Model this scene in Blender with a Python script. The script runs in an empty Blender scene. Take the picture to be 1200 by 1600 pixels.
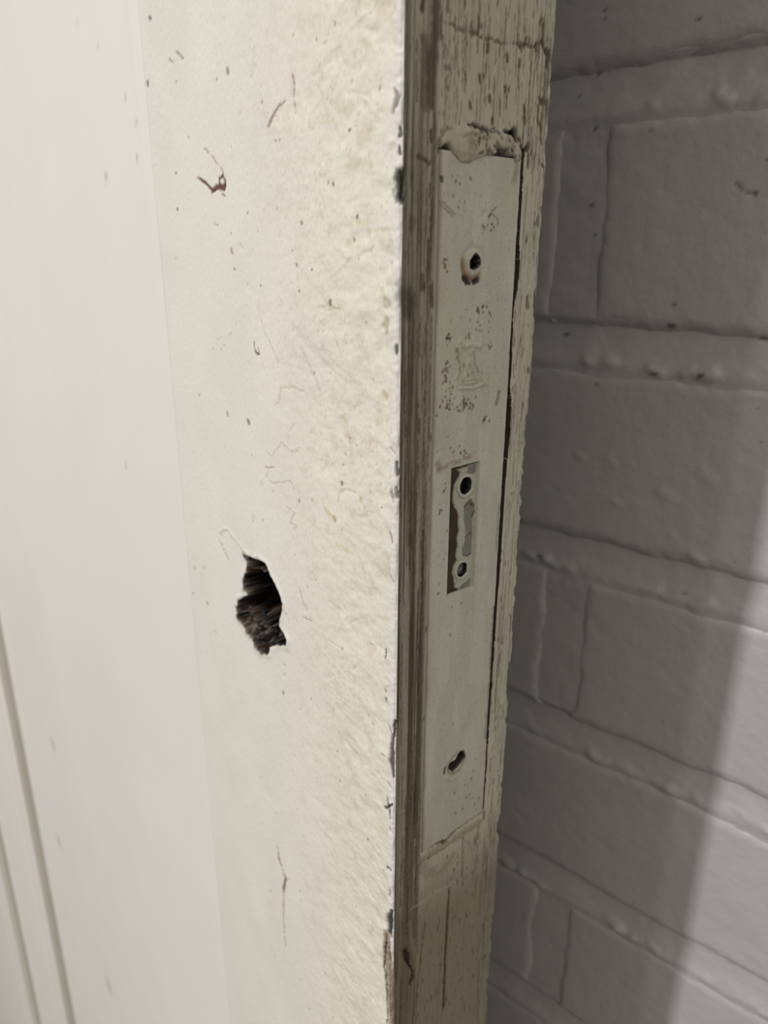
import bpy, math
import numpy as np
from mathutils import Matrix, Vector

# ------------------------------------------------------------------ camera
# World: door face lies in the plane y=0 facing -y, its edge in the plane x=0 facing +x.
# Z0 is the height of the lock datum above the floor.  Sizes below are in mm, scaled by MM.
MM = 0.001
Z0 = 1.150
PW, PH, FPX = 1200.0, 1600.0, 1158.1386
def _n(v): return v/np.linalg.norm(v)
_D = _n(np.array([585-600, 4100-800, FPX])); _X = _n(np.array([2019-600, 400-800, FPX]))
_F = np.cross(_X, _D); _F = _F if _F[2] > 0 else -_F
RW = np.array([-_F, _X, -_D])                       # photo axes (right, down, forward) -> world
CAM = np.array([102.156, -92.012, 17.249])          # mm from the datum on the arris
EYE = CAM                                           # where the camera stands; CAM is where the photograph was measured from
scn = bpy.context.scene
cam_d = bpy.data.cameras.new('camera'); cam = bpy.data.objects.new('camera', cam_d)
scn.collection.objects.link(cam); scn.camera = cam
cam_d.sensor_fit = 'VERTICAL'; cam_d.sensor_height = 36; cam_d.lens = FPX/PH*36
cam_d.clip_start = 0.005
r_, d_, f_ = RW[:, 0], RW[:, 1], RW[:, 2]
M = Matrix(((r_[0], -d_[0], -f_[0], EYE[0]*MM), (r_[1], -d_[1], -f_[1], EYE[1]*MM),
            (r_[2], -d_[2], -f_[2], EYE[2]*MM+Z0), (0, 0, 0, 1)))
cam.matrix_world = M
cam_d.dof.use_dof = True; cam_d.dof.focus_distance = 0.158; cam_d.dof.aperture_fstop = 19

# ------------------------------------------------------------------ world, lamps, exposure
w = bpy.data.worlds.new('world'); scn.world = w; w.use_nodes = True
bg = w.node_tree.nodes['Background']
bg.inputs[0].default_value = (1.0, 0.96, 0.875, 1); bg.inputs[1].default_value = 0.42
def lamp(name, loc, size, power, col, aim=(0, 0.0, Z0)):
    L = bpy.data.lights.new(name, 'AREA'); L.shape = 'RECTANGLE'; L.size, L.size_y = size
    L.energy = power; L.color = col
    o = bpy.data.objects.new(name, L); scn.collection.objects.link(o); o.location = loc
    o.rotation_euler = (Vector(aim)-Vector(loc)).to_track_quat('-Z', 'Y').to_euler()
    return o
lamp('ceiling_or_fill_lamp', (-0.26, -1.95, Z0+1.35), (0.075, 0.12), 34.5, (0.96, 0.955, 1.0))
lamp('ceiling_or_fill_lamp', (-0.10, -2.35, Z0+1.35), (0.07, 0.12), 4.5, (1.0, 0.98, 0.97))
lamp('ceiling_or_fill_lamp', (0.85, -0.95, Z0+1.35), (1.2, 0.25), 4.0, (1.0, 0.96, 0.87))  # added unseen fill light from above, brightens joint ledges and the door edge
scn.view_settings.view_transform = 'Standard'; scn.view_settings.look = 'None'
scn.view_settings.gamma = 1; scn.view_settings.use_curve_mapping = False
scn.view_settings.exposure = 0.0

# ------------------------------------------------------------------ helpers
def ray(px, py): return RW @ np.array([px-600, py-800, FPX])
def on_edge(px, py):                                # -> (a, z) mm on the door's edge
    r = ray(px, py); p = CAM + r*(-CAM[0]/r[0]); return p[1], p[2]
def on_face(px, py):                                # -> (-b, z) mm on the door's face
    r = ray(px, py); p = CAM + r*(-CAM[1]/r[1]); return p[0], p[2]
def lin(r, g, b):
    c = np.array([r, g, b])/255.0
    return np.where(c <= 0.04045, c/12.92, ((c+0.055)/1.055)**2.4)
_rs = np.random.RandomState(7)
_T = _rs.rand(64, 256, 256)
def vn(x, y, s=0):
    ix = np.floor(x).astype(np.int64); iy = np.floor(y).astype(np.int64)
    fx = x-ix; fy = y-iy; fx = fx*fx*(3-2*fx); fy = fy*fy*(3-2*fy)
    t = _T[s % 64]; x0 = ix & 255; x1 = (ix+1) & 255; y0 = iy & 255; y1 = (iy+1) & 255
    return (t[x0, y0]*(1-fx)+t[x1, y0]*fx)*(1-fy)+(t[x0, y1]*(1-fx)+t[x1, y1]*fx)*fy
def fbm(x, y, s=0, o=4, g=0.5):
    v = 0; a = 1; n = 0
    for k in range(o):
        v = v+a*vn(x*2**k+17.3*k, y*2**k+5.1*k, s+k); n += a; a *= g
    return v/n
def ss(e0, e1, x):
    t = np.clip((x-e0)/(e1-e0), 0, 1); return t*t*(3-2*t)
def mixc(col, c, m): return col*(1-m[..., None])+np.asarray(c)*m[..., None]
def interp(z, pts):
    p = sorted(pts); return np.interp(z, [q[0] for q in p], [q[1] for q in p])

class Surf:
    """A height field over separable coordinates u (mm) by z (mm) with height h and colour c."""
    def __init__(s, u, z, base):
        s.u, s.z = np.asarray(u, float), np.asarray(z, float)
        s.U, s.Z = np.meshgrid(s.u, s.z)
        s.h = np.zeros_like(s.U); s.c = np.zeros(s.U.shape+(3,))+np.asarray(base)
    def win(s, u0, u1, z0, z1):
        i0, i1 = np.searchsorted(s.u, [u0, u1]); j0, j1 = np.searchsorted(s.z, [z0, z1])
        return (slice(j0, max(j1, j0)), slice(i0, max(i1, i0)))
    def stroke(s, pts, wd, col=None, al=1.0, dep=0.0, soft=0.35, jit=0.0, seed=3, brk=0.0):
        """pts [(u,z)...] in mm; wd half width in mm (number or per-point list)"""
        P = np.array(pts, float); W = np.broadcast_to(np.asarray(wd, float), (len(P),))
        if len(P) == 1: P = np.vstack([P, P+[0, .01]]); W = np.array([W[0], W[0]])
        m = W.max()*1.8+0.4
        w_ = s.win(P[:, 0].min()-m, P[:, 0].max()+m, P[:, 1].min()-m, P[:, 1].max()+m)
        U, Z = s.U[w_], s.Z[w_]
        if U.size == 0: return
        if jit:
            U = U+(fbm(U*1.1, Z*1.1, seed, 2)-.5)*2*jit; Z = Z+(fbm(U*1.1, Z*1.1, seed+5, 2)-.5)*2*jit
        best = np.full(U.shape, 9e9)
        for k in range(len(P)-1):
            d = P[k+1]-P[k]; L = d@d+1e-9
            t = np.clip(((U-P[k, 0])*d[0]+(Z-P[k, 1])*d[1])/L, 0, 1)
            dist = np.hypot(U-P[k, 0]-t*d[0], Z-P[k, 1]-t*d[1])/(W[k]*(1-t)+W[k+1]*t)
            best = np.minimum(best, dist)
        a = 1-ss(1-soft, 1+soft, best)
        if brk: a = a*ss(brk-.15, brk+.15, fbm(s.U[w_]*1.3, s.Z[w_]*1.3, seed+9, 2))
        if dep: s.h[w_] += dep*a
        if col is not None: s.c[w_] = mixc(s.c[w_], col, a*al)
    def poly_sd(s, pts, pad=3):
        P = np.array(pts, float); w_ = s.win(P[:, 0].min()-pad, P[:, 0].max()+pad, P[:, 1].min()-pad, P[:, 1].max()+pad)
        return w_, sdpoly(s.U[w_], s.Z[w_], P)
def sdpoly(U, Z, P):
    best = np.full(U.shape, 9e9); ins = np.zeros(U.shape, bool)
    for k in range(len(P)):
        a, b = P[k], P[(k+1) % len(P)]; d = b-a
        t = np.clip(((U-a[0])*d[0]+(Z-a[1])*d[1])/(d@d+1e-12), 0, 1)
        best = np.minimum(best, np.hypot(U-a[0]-t*d[0], Z-a[1]-t*d[1]))
        if a[1] != b[1]:
            c = ((a[1] > Z) != (b[1] > Z)) & (U < (b[0]-a[0])*(Z-a[1])/(b[1]-a[1])+a[0]); ins ^= c
    return np.where(ins, -best, best)

def grid_faces(nr, nc, off=0, flip=False):
    i = np.arange(nr*nc).reshape(nr, nc)+off
    q = np.stack([i[:-1, :-1], i[:-1, 1:], i[1:, 1:], i[1:, :-1]], -1).reshape(-1, 4)
    return q[:, ::-1] if flip else q
def mesh_np(name, V, quads, col=None, extra=(), smooth=True):
    me = bpy.data.meshes.new(name); n = len(V)
    sizes = [4]*len(quads)+[len(e) for e in extra]
    idx = np.concatenate([np.asarray(quads).ravel()]+[np.asarray(e) for e in extra]) if len(extra) else np.asarray(quads).ravel()
    me.vertices.add(n); me.vertices.foreach_set('co', np.asarray(V, np.float32).ravel())
    me.loops.add(len(idx)); me.loops.foreach_set('vertex_index', idx.astype(np.int32))
    me.polygons.add(len(sizes)); st = np.concatenate([[0], np.cumsum(sizes)[:-1]]).astype(np.int32)
    me.polygons.foreach_set('loop_start', st)
    me.polygons.foreach_set('use_smooth', np.full(len(sizes), smooth))
    if col is not None:
        at = me.color_attributes.new('col', 'FLOAT_COLOR', 'POINT')
        c4 = np.ones((n, 4), np.float32); c4[:, :3] = np.clip(np.asarray(col).reshape(-1, 3), 0, 1)
        at.data.foreach_set('color', c4.ravel())
    me.update(calc_edges=True); me.validate()
    return me
def link(name, me, mt=None, parent=None, loc=None):
    o = bpy.data.objects.new(name, me); scn.collection.objects.link(o)
    if mt: me.materials.append(mt) if not len(me.materials) else None
    if parent: o.parent = parent
    if loc is not None: o.location = loc
    return o
def W3(x, y, z): return np.stack(np.broadcast_arrays(np.asarray(x)*MM, np.asarray(y)*MM, np.asarray(z)*MM+Z0), -1)

# ------------------------------------------------------------------ materials
def material(name, color=None, rough=0.5, metal=0.0, bump=0.0, bscale=800, var=0.0, vscale=300, stretch=(1, 1, 1), spec=0.5, specks=None):
    m = bpy.data.materials.new(name); m.use_nodes = True; nt = m.node_tree; N = nt.nodes; Lk = nt.links
    b = N['Principled BSDF']; b.inputs['Roughness'].default_value = rough; b.inputs['Metallic'].default_value = metal
    b.inputs['Specular IOR Level'].default_value = spec
    tc = N.new('ShaderNodeTexCoord'); mp = N.new('ShaderNodeMapping'); mp.inputs['Scale'].default_value = stretch
    Lk.new(tc.outputs['Object'], mp.inputs[0])
    if color is None:
        at = N.new('ShaderNodeAttribute'); at.attribute_name = 'col'; src = at.outputs['Color']
    else:
        rg = N.new('ShaderNodeRGB'); rg.outputs[0].default_value = (*color, 1); src = rg.outputs[0]
    if var:
        no = N.new('ShaderNodeTexNoise'); no.inputs['Scale'].default_value = vscale; no.inputs['Detail'].default_value = 5
        Lk.new(mp.outputs[0], no.inputs['Vector'])
        mr = N.new('ShaderNodeMapRange'); mr.inputs[1].default_value = .3; mr.inputs[2].default_value = .7
        mr.inputs[3].default_value = 1-var; mr.inputs[4].default_value = 1+var; Lk.new(no.outputs[0], mr.inputs[0])
        mx = N.new('ShaderNodeVectorMath'); mx.operation = 'SCALE'
        Lk.new(src, mx.inputs[0]); Lk.new(mr.outputs[0], mx.inputs['Scale']); src = mx.outputs[0]
    if specks:
        sc, thr, cc = specks
        vo = N.new('ShaderNodeTexVoronoi'); vo.inputs['Scale'].default_value = sc; Lk.new(mp.outputs[0], vo.inputs['Vector'])
        sp = N.new('ShaderNodeSeparateColor'); Lk.new(vo.outputs['Color'], sp.inputs[0])
        sz = N.new('ShaderNodeMath'); sz.operation = 'MULTIPLY_ADD'; sz.inputs[1].default_value = thr*1.6; sz.inputs[2].default_value = -thr
        Lk.new(sp.outputs[0], sz.inputs[0])
        lt = N.new('ShaderNodeMath'); lt.operation = 'LESS_THAN'; Lk.new(vo.outputs['Distance'], lt.inputs[0]); Lk.new(sz.outputs[0], lt.inputs[1])
        mm = N.new('ShaderNodeMix'); mm.data_type = 'RGBA'; Lk.new(lt.outputs[0], mm.inputs['Factor'])
        Lk.new(src, mm.inputs['A']); mm.inputs['B'].default_value = (*cc, 1); src = mm.outputs['Result']
    Lk.new(src, b.inputs['Base Color'])
    if bump:
        nb = N.new('ShaderNodeTexNoise'); nb.inputs['Scale'].default_value = bscale; nb.inputs['Detail'].default_value = 6
        nb.inputs['Roughness'].default_value = 0.6
        Lk.new(mp.outputs[0], nb.inputs['Vector'])
        bp = N.new('ShaderNodeBump'); bp.inputs['Strength'].default_value = 1; bp.inputs['Distance'].default_value = bump
        Lk.new(nb.outputs[0], bp.inputs['Height']); Lk.new(bp.outputs[0], b.inputs['Normal'])
    return m
m_door = material('aged_door_paint', rough=0.5, bump=0.00010, bscale=1100, var=0.05, vscale=1600, stretch=(1, 1, .55), spec=.35)
m_smooth = material('smooth_door_paint', rough=0.5, bump=0.00004, bscale=250, var=0.012, vscale=30, spec=.35)
m_plate = material('painted_lock_plate', rough=0.5, bump=0.00009, bscale=1800, var=0.06, vscale=2400, spec=.35)
m_wall = material('wall_paint', rough=0.42, bump=0.0005, bscale=160, var=0.03, vscale=40, spec=.5)
m_steel = material('bare_steel', (0.20, 0.20, 0.19), rough=0.45, metal=0.6, bump=0.0001, bscale=2500, var=0.3, vscale=900)
m_dark = material('dark_iron', (0.03, 0.026, 0.02), rough=0.6, metal=0.3, bump=0.0001, bscale=1500)
m_floor = material('grey_concrete', (0.20, 0.185, 0.165), rough=0.8, bump=0.001, bscale=60, var=0.2, vscale=12)

# ------------------------------------------------------------------ painted brick wall
ANG = math.radians(9); H = np.array([math.cos(ANG), math.sin(ANG)]); NB = np.array([H[1], -H[0]])   # NB points to the room
DW = 237.0                                           # camera to the brick face, mm
ORG = CAM[:2]-NB*DW                                  # foot point; s measured along H from it
def wall_xyz(s, out, z):
    s, out = np.asarray(s, float), np.asarray(out, float)
    return W3(ORG[0]+H[0]*s+NB[0]*out, ORG[1]+H[1]*s+NB[1]*out, z)
def on_wall(px, py):
    r = ray(px, py); n = -NB; t = DW/(r[:2]@n); p = CAM+r*t
    return (p[:2]-ORG)@H, p[2]
PAINT = np.array([0.455, 0.445, 0.435])
wall = bpy.data.objects.new('wall_back', None); scn.collection.objects.link(wall)
wall['kind'] = 'structure'; wall['label'] = 'grey-white painted brick wall close behind the door'; wall['category'] = 'wall'
JZ = [62.4-75*k for k in range(-18, 17)]             # joint centre heights (index 18 is the topmost joint in view)
# perpend positions per course; odd courses show one just behind the door edge
def perp(course):                                    # course c lies under joint JZ[c]
    k = course-18
    if k % 2 == 0: return -31.5-86.5+{0: 0, 2: 7, 4: 15}.get(k, 4)
    return 79-86.5+8+3*math.sin(k*2.1)
specks_px = [(983, 186, .9), (1096, 127, .6), (1122, 84, .5), (1183, 163, .8), (1180, 303, .9), (1092, 30, .8), (903, 147, .7), (929, 114, .6),
             (945, 15, .7), (945, 30, .5), (881, 524, 1.3), (932, 602, 1.0), (1054, 475, 1.0), (1047, 510, 2.0), (1165, 441, .7), (1193, 530, 1.6),
             (1095, 587, 1.2), (1090, 593, 1.0), (1015, 203, .7), (928, 200, .9), (925, 322, .9), (927, 365, .9), (1067, 927, .7), (1148, 880, .6), (1023, 583, 1.2),
             (1197, 250, .5), (842, 870, 1.2), (1185, 640, .7), (1190, 692, .5), (1020, 135, .4)]
bumps_px = [(1040, 772, 3, 1.2), (962, 785, 2, 1.0), (955, 722, 2.2, .8), (1093, 880, 3, 1.4), (905, 712, 2, .7), (1105, 745, 3, .8),
            (1050, 838, 1.5, .7), (985, 725, 1.6, .6), (1000, 890, 1.5, .8), (1085, 868, 2, .8)]
def brick_mesh(s0, s1, z0, z1, res, seed, fine):
    e = 4.0
    su = np.unique(np.concatenate([np.linspace(s0, s0+e, 6), np.linspace(s0+e, s1-e, max(3, int((s1-s0)/res))), np.linspace(s1-e, s1, 6)]))
    zu = np.unique(np.concatenate([np.linspace(z0, z0+e, 6), np.linspace(z0+e, z1-e, max(3, int((z1-z0)/res))), np.linspace(z1-e, z1, 6)]))
    S = Surf(su, zu, PAINT); U, Z = S.U, S.Z
    wob = 1.6*(fbm(U*.07, Z*.07, seed, 3)-.5)*2
    d = np.minimum(np.minimum(U-s0, s1-U), np.minimum(Z-z0, z1-Z))
    dn = d+wob*ss(0, 1.5, d)+1.2*(fbm(U*.3, Z*.3, seed+2, 2)-.5)*ss(0, 1, d)
    t = np.clip(dn/6.0, 0, 1)
    edge = -3.7*(1-t)**2.2
    S.h += edge+.9*(fbm(U*.02, Z*.03, seed+4, 3)-.5)+.22*(fbm(U*.25, Z*.25, seed+6, 3)-.5)
    if fine:
        for x, y, r in specks_px:
            s_, z_ = on_wall(x, y)
            S.stroke([(s_-.4*r, z_+.05*r), (s_+.4*r, z_-.05*r)], r*.38, lin(62, 56, 47), .8, -.2, .7, .25, int(x))
        for x, y, r, hh in bumps_px:
            s_, z_ = on_wall(x, y)
            S.stroke([(s_-.5*r, z_+.3*r), (s_+.5*r, z_-.3*r)], r*.6, None, 0, hh*.38, .9, .8, int(x))
        if z0 < on_wall(1170, 303)[1] < z1:
            S.stroke([on_wall(1150, 285), on_wall(1160, 298), on_wall(1180, 305)], .5, lin(80, 74, 66), .55, -.3, .5, .5)
            S.stroke([on_wall(938, 260), on_wall(933, 285), on_wall(922, 330)], .7, lin(84, 80, 74), .35, .5, .8, .8)
    D = 22.0
    V = [wall_xyz(U.ravel(), S.h.ravel(), Z.ravel())]
    nr, nc = U.shape; q = grid_faces(nr, nc)
    # side skirt
    ring = np.concatenate([np.arange(nc), np.arange(1, nr)*nc+nc-1, (nr-1)*nc+np.arange(nc-2, -1, -1), np.arange(nr-2, 0, -1)*nc])
    n0 = nr*nc; k = len(ring)
    V.append(wall_xyz(U.ravel()[ring], np.full(k, -D), Z.ravel()[ring]))
    a = np.arange(k); b = (a+1) % k
    sk = np.stack([ring[b], ring[a], n0+a, n0+b], -1)
    col = np.vstack([S.c.reshape(-1, 3), np.tile(PAINT, (k, 1))])
    return np.vstack(V), np.vstack([q, sk]), col, [list(n0+a)]
GJ = 5.6                                             # half joint
def centre_mesh(V):
    c = V.mean(0); return V-c, c
shared = []
for v in range(5):
    V, q, col, ex = brick_mesh(-106, 106, -31, 31, 9, 30+3*v, False)
    shared.append((mesh_np('brick', V-wall_xyz(0, 0, 0), q, col, ex), ))
for (sm,) in shared: sm.materials.append(m_wall)
cnt = 0
for c in range(len(JZ)-1):
    zt, zb = JZ[c]-GJ, JZ[c+1]+GJ; p0 = perp(c)
    for j in range(-2, 6):
        s0, s1 = p0+225*j+5.0, p0+225*(j+1)-5.0
        if zb < -Z0*1000: continue
        if 16 <= c <= 25 and s0 < 60 and s1 > -190:
            V, q, col, ex = brick_mesh(s0, s1, zb, zt, .85, (11*c+j*5) % 50, True)
            V, ct = centre_mesh(V)
            o = link('brick', mesh_np('brick', V, q, col, ex), m_wall, wall, ct)
        else:
            o = link('brick', shared[(c*3+j) % 5][0], None, wall, wall_xyz((s0+s1)/2, 0, (zt+zb)/2))
# mortar bed: one skin between the bricks, painted over
su = np.unique(np.concatenate([np.arange(-560, -200, 20), np.arange(-200, 80, 1.1), np.arange(80, 1240, 30)]))
zu = np.unique(np.concatenate([np.arange(-1150, -480, 30), np.arange(-480, 140, 1.1), np.arange(140, 1400, 30), JZ[0]+np.array([0])]))
S = Surf(su, zu, PAINT*.99)
S.h += -1.55+.6*(fbm(S.U*.06, S.Z*.08, 12, 4)-.5)*2+.35*(fbm(S.U*.3, S.Z*.4, 15, 3)-.5)
for jz in JZ:                                        # struck joint: deeper at its top, fuller at its foot
    m = np.abs(S.Z-jz) < GJ+3
    dz = S.Z-jz
    S.h += np.where(m, np.where(dz < -GJ, 1.2+.15*(dz+GJ), np.where(dz < 0, -1.2, -.75)*np.clip(dz/GJ, -1, 1)), 0)
S.h += np.where(np.min([np.abs(S.Z-jz) for jz in JZ], axis=0) > GJ+3, .75, 0)
for x, y, r in specks_px:
    s_, z_ = on_wall(x, y); S.stroke([(s_-.4*r, z_+.05*r), (s_+.4*r, z_-.05*r)], r*.42, lin(62, 56, 47), .8, -.2, .7, .25, int(x))
for k_ in range(70):                                 # paint dribbles and sand lumps on the joint's foot
    jz = JZ[18+k_ % 5]; s_ = _rs.uniform(-140, 0)
    S.stroke([(s_, jz-GJ+_rs.uniform(-1, 2.5)), (s_+_rs.uniform(1, 5), jz-GJ+_rs.uniform(-1, 2))], _rs.uniform(.7, 1.8), None, 0, _rs.uniform(.4, 1.3), .9, .7, k_)
V = wall_xyz(S.U.ravel(), S.h.ravel(), S.Z.ravel()); nr, nc = S.U.shape
link('mortar', mesh_np('mortar', V, grid_faces(nr, nc), S.c), m_wall, wall)
xs = [(-572, -15), (1240, -15), (1240, -110), (-572, -110)]
V = np.vstack([wall_xyz([p[0] for p in xs], [p[1] for p in xs], -1150), wall_xyz([p[0] for p in xs], [p[1] for p in xs], 1450)])
link('wall_core', mesh_np('wall_core', V, [[3, 2, 1, 0], [4, 5, 6, 7], [0, 1, 5, 4], [1, 2, 6, 5], [2, 3, 7, 6], [3, 0, 4, 7]], np.tile(PAINT, (8, 1)), smooth=False), m_wall, wall)
# floor
V = np.array([[-2.5, -3.5, 0], [2.5, -3.5, 0], [2.5, 1.0, 0], [-2.5, 1.0, 0], [-2.5, -3.5, -.1], [2.5, -3.5, -.1], [2.5, 1.0, -.1], [-2.5, 1.0, -.1]])
fl = link('floor', mesh_np('floor', V, [[0, 1, 2, 3], [7, 6, 5, 4], [0, 4, 5, 1], [1, 5, 6, 2], [2, 6, 7, 3], [3, 7, 4, 0]], smooth=False), m_floor)
fl['kind'] = 'structure'; fl['label'] = 'plain grey concrete floor below the door'; fl['category'] = 'floor'

# ------------------------------------------------------------------ the door
door = bpy.data.objects.new('door_1', None); scn.collection.objects.link(door)
door.location = (0, 0, 0); door['kind'] = 'structure'
door['label'] = 'old cream-painted wooden door with chipped edge, mortice lock plate and ragged keyhole'; door['category'] = 'door'
TH = 39.6; SW = 96.0; RC = 1.1
FACE = lin(228.6, 223.7, 213.2); CREAM = lin(229, 223, 204)
PT = lin(196, 188, 169); WOOD = lin(92, 79, 60); DARKW = lin(60, 50, 38); BLK = lin(14, 11, 9)

u = np.unique(np.round(np.concatenate([np.arange(-SW, -70, .8), np.arange(-70, -2, .33), np.arange(-2, 2, .14),
                                       np.arange(2, 38.4, .2), np.arange(38.4, TH+1.2, .12)]), 4))
z = np.unique(np.round(np.concatenate([np.linspace(-1135, -360, 22), np.arange(-360, -218, .8), np.arange(-218, 78, .27), np.arange(78, 130, .8), np.linspace(130, 990, 30)]), 4))
S = Surf(u, z, FACE); U, Z = S.U, S.Z
fm = U < 0
# --- front face paint
near = ss(-60, -4, U)
lum = fbm(U*.22, Z*.30, 2, 4)
S.h += np.where(fm, (.05+.6*near**2)*(lum-.5)+.10*(fbm(U*.8, Z*.8, 9, 3)-.5)*(.3+near), 0)
S.c = np.where(fm[..., None], FACE*(1-near[..., None]*.6)+CREAM*near[..., None]*.6, S.c)
mott = fbm(U*.09, Z*.07, 20, 4); S.c *= np.where(fm, 1+.10*(mott-.5), 1)[..., None]
dirt = ss(.56, .74, fbm(U*.35, Z*.5, 24, 4))*near*fm
S.c = mixc(S.c, lin(200, 182, 150), dirt*.35)
fr = .5*ss(.74, .82, fbm(U*1.6, Z*1.1, 28, 2))*fm*ss(.45, .6, fbm(U*.06, Z*.05, 40, 2))
S.c = mixc(S.c, lin(150, 128, 100), fr*.45*(.3+near)); S.h -= fr*.10
F_ = lambda *p: [on_face(x, y) for x, y in p]
BR = lin(92, 50, 34); BK = lin(60, 48, 38); TAN = lin(165, 150, 125)
# brush marks slanting down to the arris
for k in range(150):
    x0 = -_rs.uniform(2, 26); z0 = _rs.uniform(-215, 75); L = _rs.uniform(2, 7)
    lowr = z0 < -80
    a = math.radians(_rs.uniform(-35, -15) if lowr else _rs.uniform(-70, 60))
    S.stroke([(x0, z0), (min(x0+L*math.cos(a), -1.6), z0+L*math.sin(a))], _rs.uniform(.18, .45), lin(205, 190, 158), _rs.uniform(.05, .35), _rs.uniform(-.16, .10), .9, .5, k)
for k in range(120):                                 # pin specks
    x0 = -abs(_rs.normal(0, 34))-3; z0 = _rs.uniform(-220, 90)
    S.stroke([(x0, z0), (x0-.1, z0-_rs.uniform(0, .5))], _rs.uniform(.12, .26), lin(120, 98, 76) if k % 3 else BK, _rs.uniform(.25, .9), -.1, .5, .15, k)
for k in range(60):                                  # small pale nibs and dents
    x0 = -_rs.uniform(5, 62); z0 = _rs.uniform(-210, 80)
    S.stroke([(x0, z0), (x0+_rs.uniform(-1, 1), z0-_rs.uniform(.3, 2))], _rs.uniform(.3, .8), lin(196, 184, 160), _rs.uniform(0, .3), _rs.uniform(-.2, .2), .8, .4, k)
# named marks
for (x, y, r, c, a) in [(234, 27, .65, BK, .95), (230, 128, .8, lin(95, 75, 62), .95), (355, 109, .8, lin(140, 128, 104), .8), (276, 128, .25, BK, .8),
        (295, 214, .4, BK, .7), (243, 258, .25, BR, .8), (275, 270, .35, BK, .9), (277, 326, .4, BK, .9), (339, 351, .3, BK, .8), (430, 220, .3, BK, .7),
        (521, 287, .42, lin(110, 60, 48), .8), (471, 347, .45, lin(120, 105, 80), .8), (463, 413, .4, BK, .8), (366, 420, .35, BK, .9), (362, 391, .7, lin(170, 152, 124), .8),
        (552, 374, .4, lin(130, 128, 70), .9), (515, 472, .7, lin(110, 92, 62), .8), (407, 446, .25, BK, .8), (388, 658, .9, lin(118, 108, 92), .8), (355, 647, .9, lin(170, 155, 120), .7),
        (533, 755, .55, lin(125, 105, 80), .9), (467, 781, .45, lin(110, 80, 60), .8), (523, 809, .8, lin(178, 160, 120), .8), (563, 780, .7, lin(190, 172, 135), .7),
        (311, 617, .5, lin(140, 128, 110), .6), (324, 942, .5, lin(140, 125, 95), .9), (442, 1082, .6, BK, .8), (303, 887, .8, lin(175, 155, 135), .6), (318, 886, .6, lin(175, 155, 135), .6),
        (337, 988, .5, lin(175, 150, 110), .7), (468, 1393, .5, lin(165, 148, 120), .8), (470, 1408, .4, lin(165, 148, 120), .7), (508, 1520, .5, lin(150, 130, 100), .6),
        (582, 1131, .4, BK, .6), (535, 1013, .3, BK, .8), (547, 684, .35, BR, .6), (274, 404, .3, BK, .3), (163, 272, 1.0, lin(180, 165, 150), .7), (205, 355, .5, BK, .3)]:
    p = on_face(x, y); S.stroke([p, (p[0]+.15, p[1]-.5*r)], r*.75, c, a, -.12, .45, r*.45, int(x))
S.stroke(F_((310, 277), (320, 285), (331, 297)), .35, BR, .95, -.15, .4, .25)
S.stroke(F_((331, 298), (338, 293), (350, 292)), [.7, .5, .8], BR, .95, -.2, .4, .3)
S.stroke(F_((342, 291), (343, 280), (348, 273)), .35, lin(110, 66, 48), .9, -.1, .4, .25)
S.stroke(F_((350, 293), (352, 282), (348, 275)), .4, lin(110, 66, 48), .8, -.1, .4, .2)
S.stroke(F_((347, 303), (351, 306)), .3, BR, .7, -.1, .4, .2)
S.stroke(F_((320, 232), (333, 247), (342, 258), (349, 270)), .28, lin(150, 125, 95), .6, -.1, .5, .3, brk=.45)
S.stroke(F_((275, 80), (287, 92)), .25, lin(120, 95, 70), .8, -.1); S.stroke(F_((265, 92), (270, 98)), .2, lin(130, 100, 80), .7, -.1)
S.stroke(F_((419, 197), (427, 180), (436, 165), (447, 158)), [.4, .3, .25, .1], lin(150, 120, 100), .8, -.12, .5, .2)
S.stroke(F_((458, 118), (460, 135), (459, 150)), .28, lin(150, 100, 80), .7, -.1, .5, .2, brk=.4)
S.stroke(F_((460, 162), (461, 175)), .3, lin(140, 100, 80), .6, -.1, brk=.4)
S.stroke(F_((401, 475), (412, 515), (430, 555), (435, 566)), [.12, .2, .22, .4], lin(168, 158, 158), .35, -.06, .6, .2)
S.stroke(F_((470, 545), (485, 575), (498, 607)), .4, lin(200, 190, 190), .5, -.1, .8, .5)
for k in range(26): S.stroke(F_((455+5*k*.9, 505+k*4), (480+5*k*.9, 545+k*4)), .14, lin(205, 198, 190), .45, -.05, .8, .2, k)
S.stroke(F_((497, 480), (515, 478), (530, 485)), .25, lin(170, 155, 120), .35, -.09, .6, .2)
S.stroke(F_((397, 535), (399, 550), (404, 553)), .22, lin(110, 85, 60), .9, -.1, .4, .3); S.stroke(F_((400, 553), (406, 552), (403, 546)), .25, lin(140, 120, 85), .8, -.1, .4, .3)
for p in ((340, 530), (338, 537), (344, 528), (350, 539), (345, 545), (333, 545)): S.stroke(F_(p), .2, BK, .7, -.08)
S.stroke(F_((430, 632), (436, 628), (437, 618), (440, 605), (455, 606), (475, 612)), .22, lin(168, 150, 120), .35, -.11, .6, .35, brk=.35)
S.stroke(F_((418, 705), (424, 712), (440, 690), (455, 705), (468, 700)), .22, lin(175, 158, 128), .35, .09, .6, .4)
S.stroke(F_((419, 735), (416, 745), (425, 755), (455, 752), (460, 765)), .22, lin(168, 150, 125), .35, -.08, .6, .35)
S.stroke(F_((415, 730), (420, 731), (428, 730)), .18, lin(150, 130, 100), .7, -.12)
S.stroke(F_((448, 790), (461, 800), (453, 815), (465, 820), (460, 826)), .25, lin(170, 154, 124), .35, .11, .6, .35)
S.stroke(F_((528, 785), (530, 770), (540, 765), (555, 770)), .3, lin(175, 158, 120), .35, -.11, .6, .3)
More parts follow.
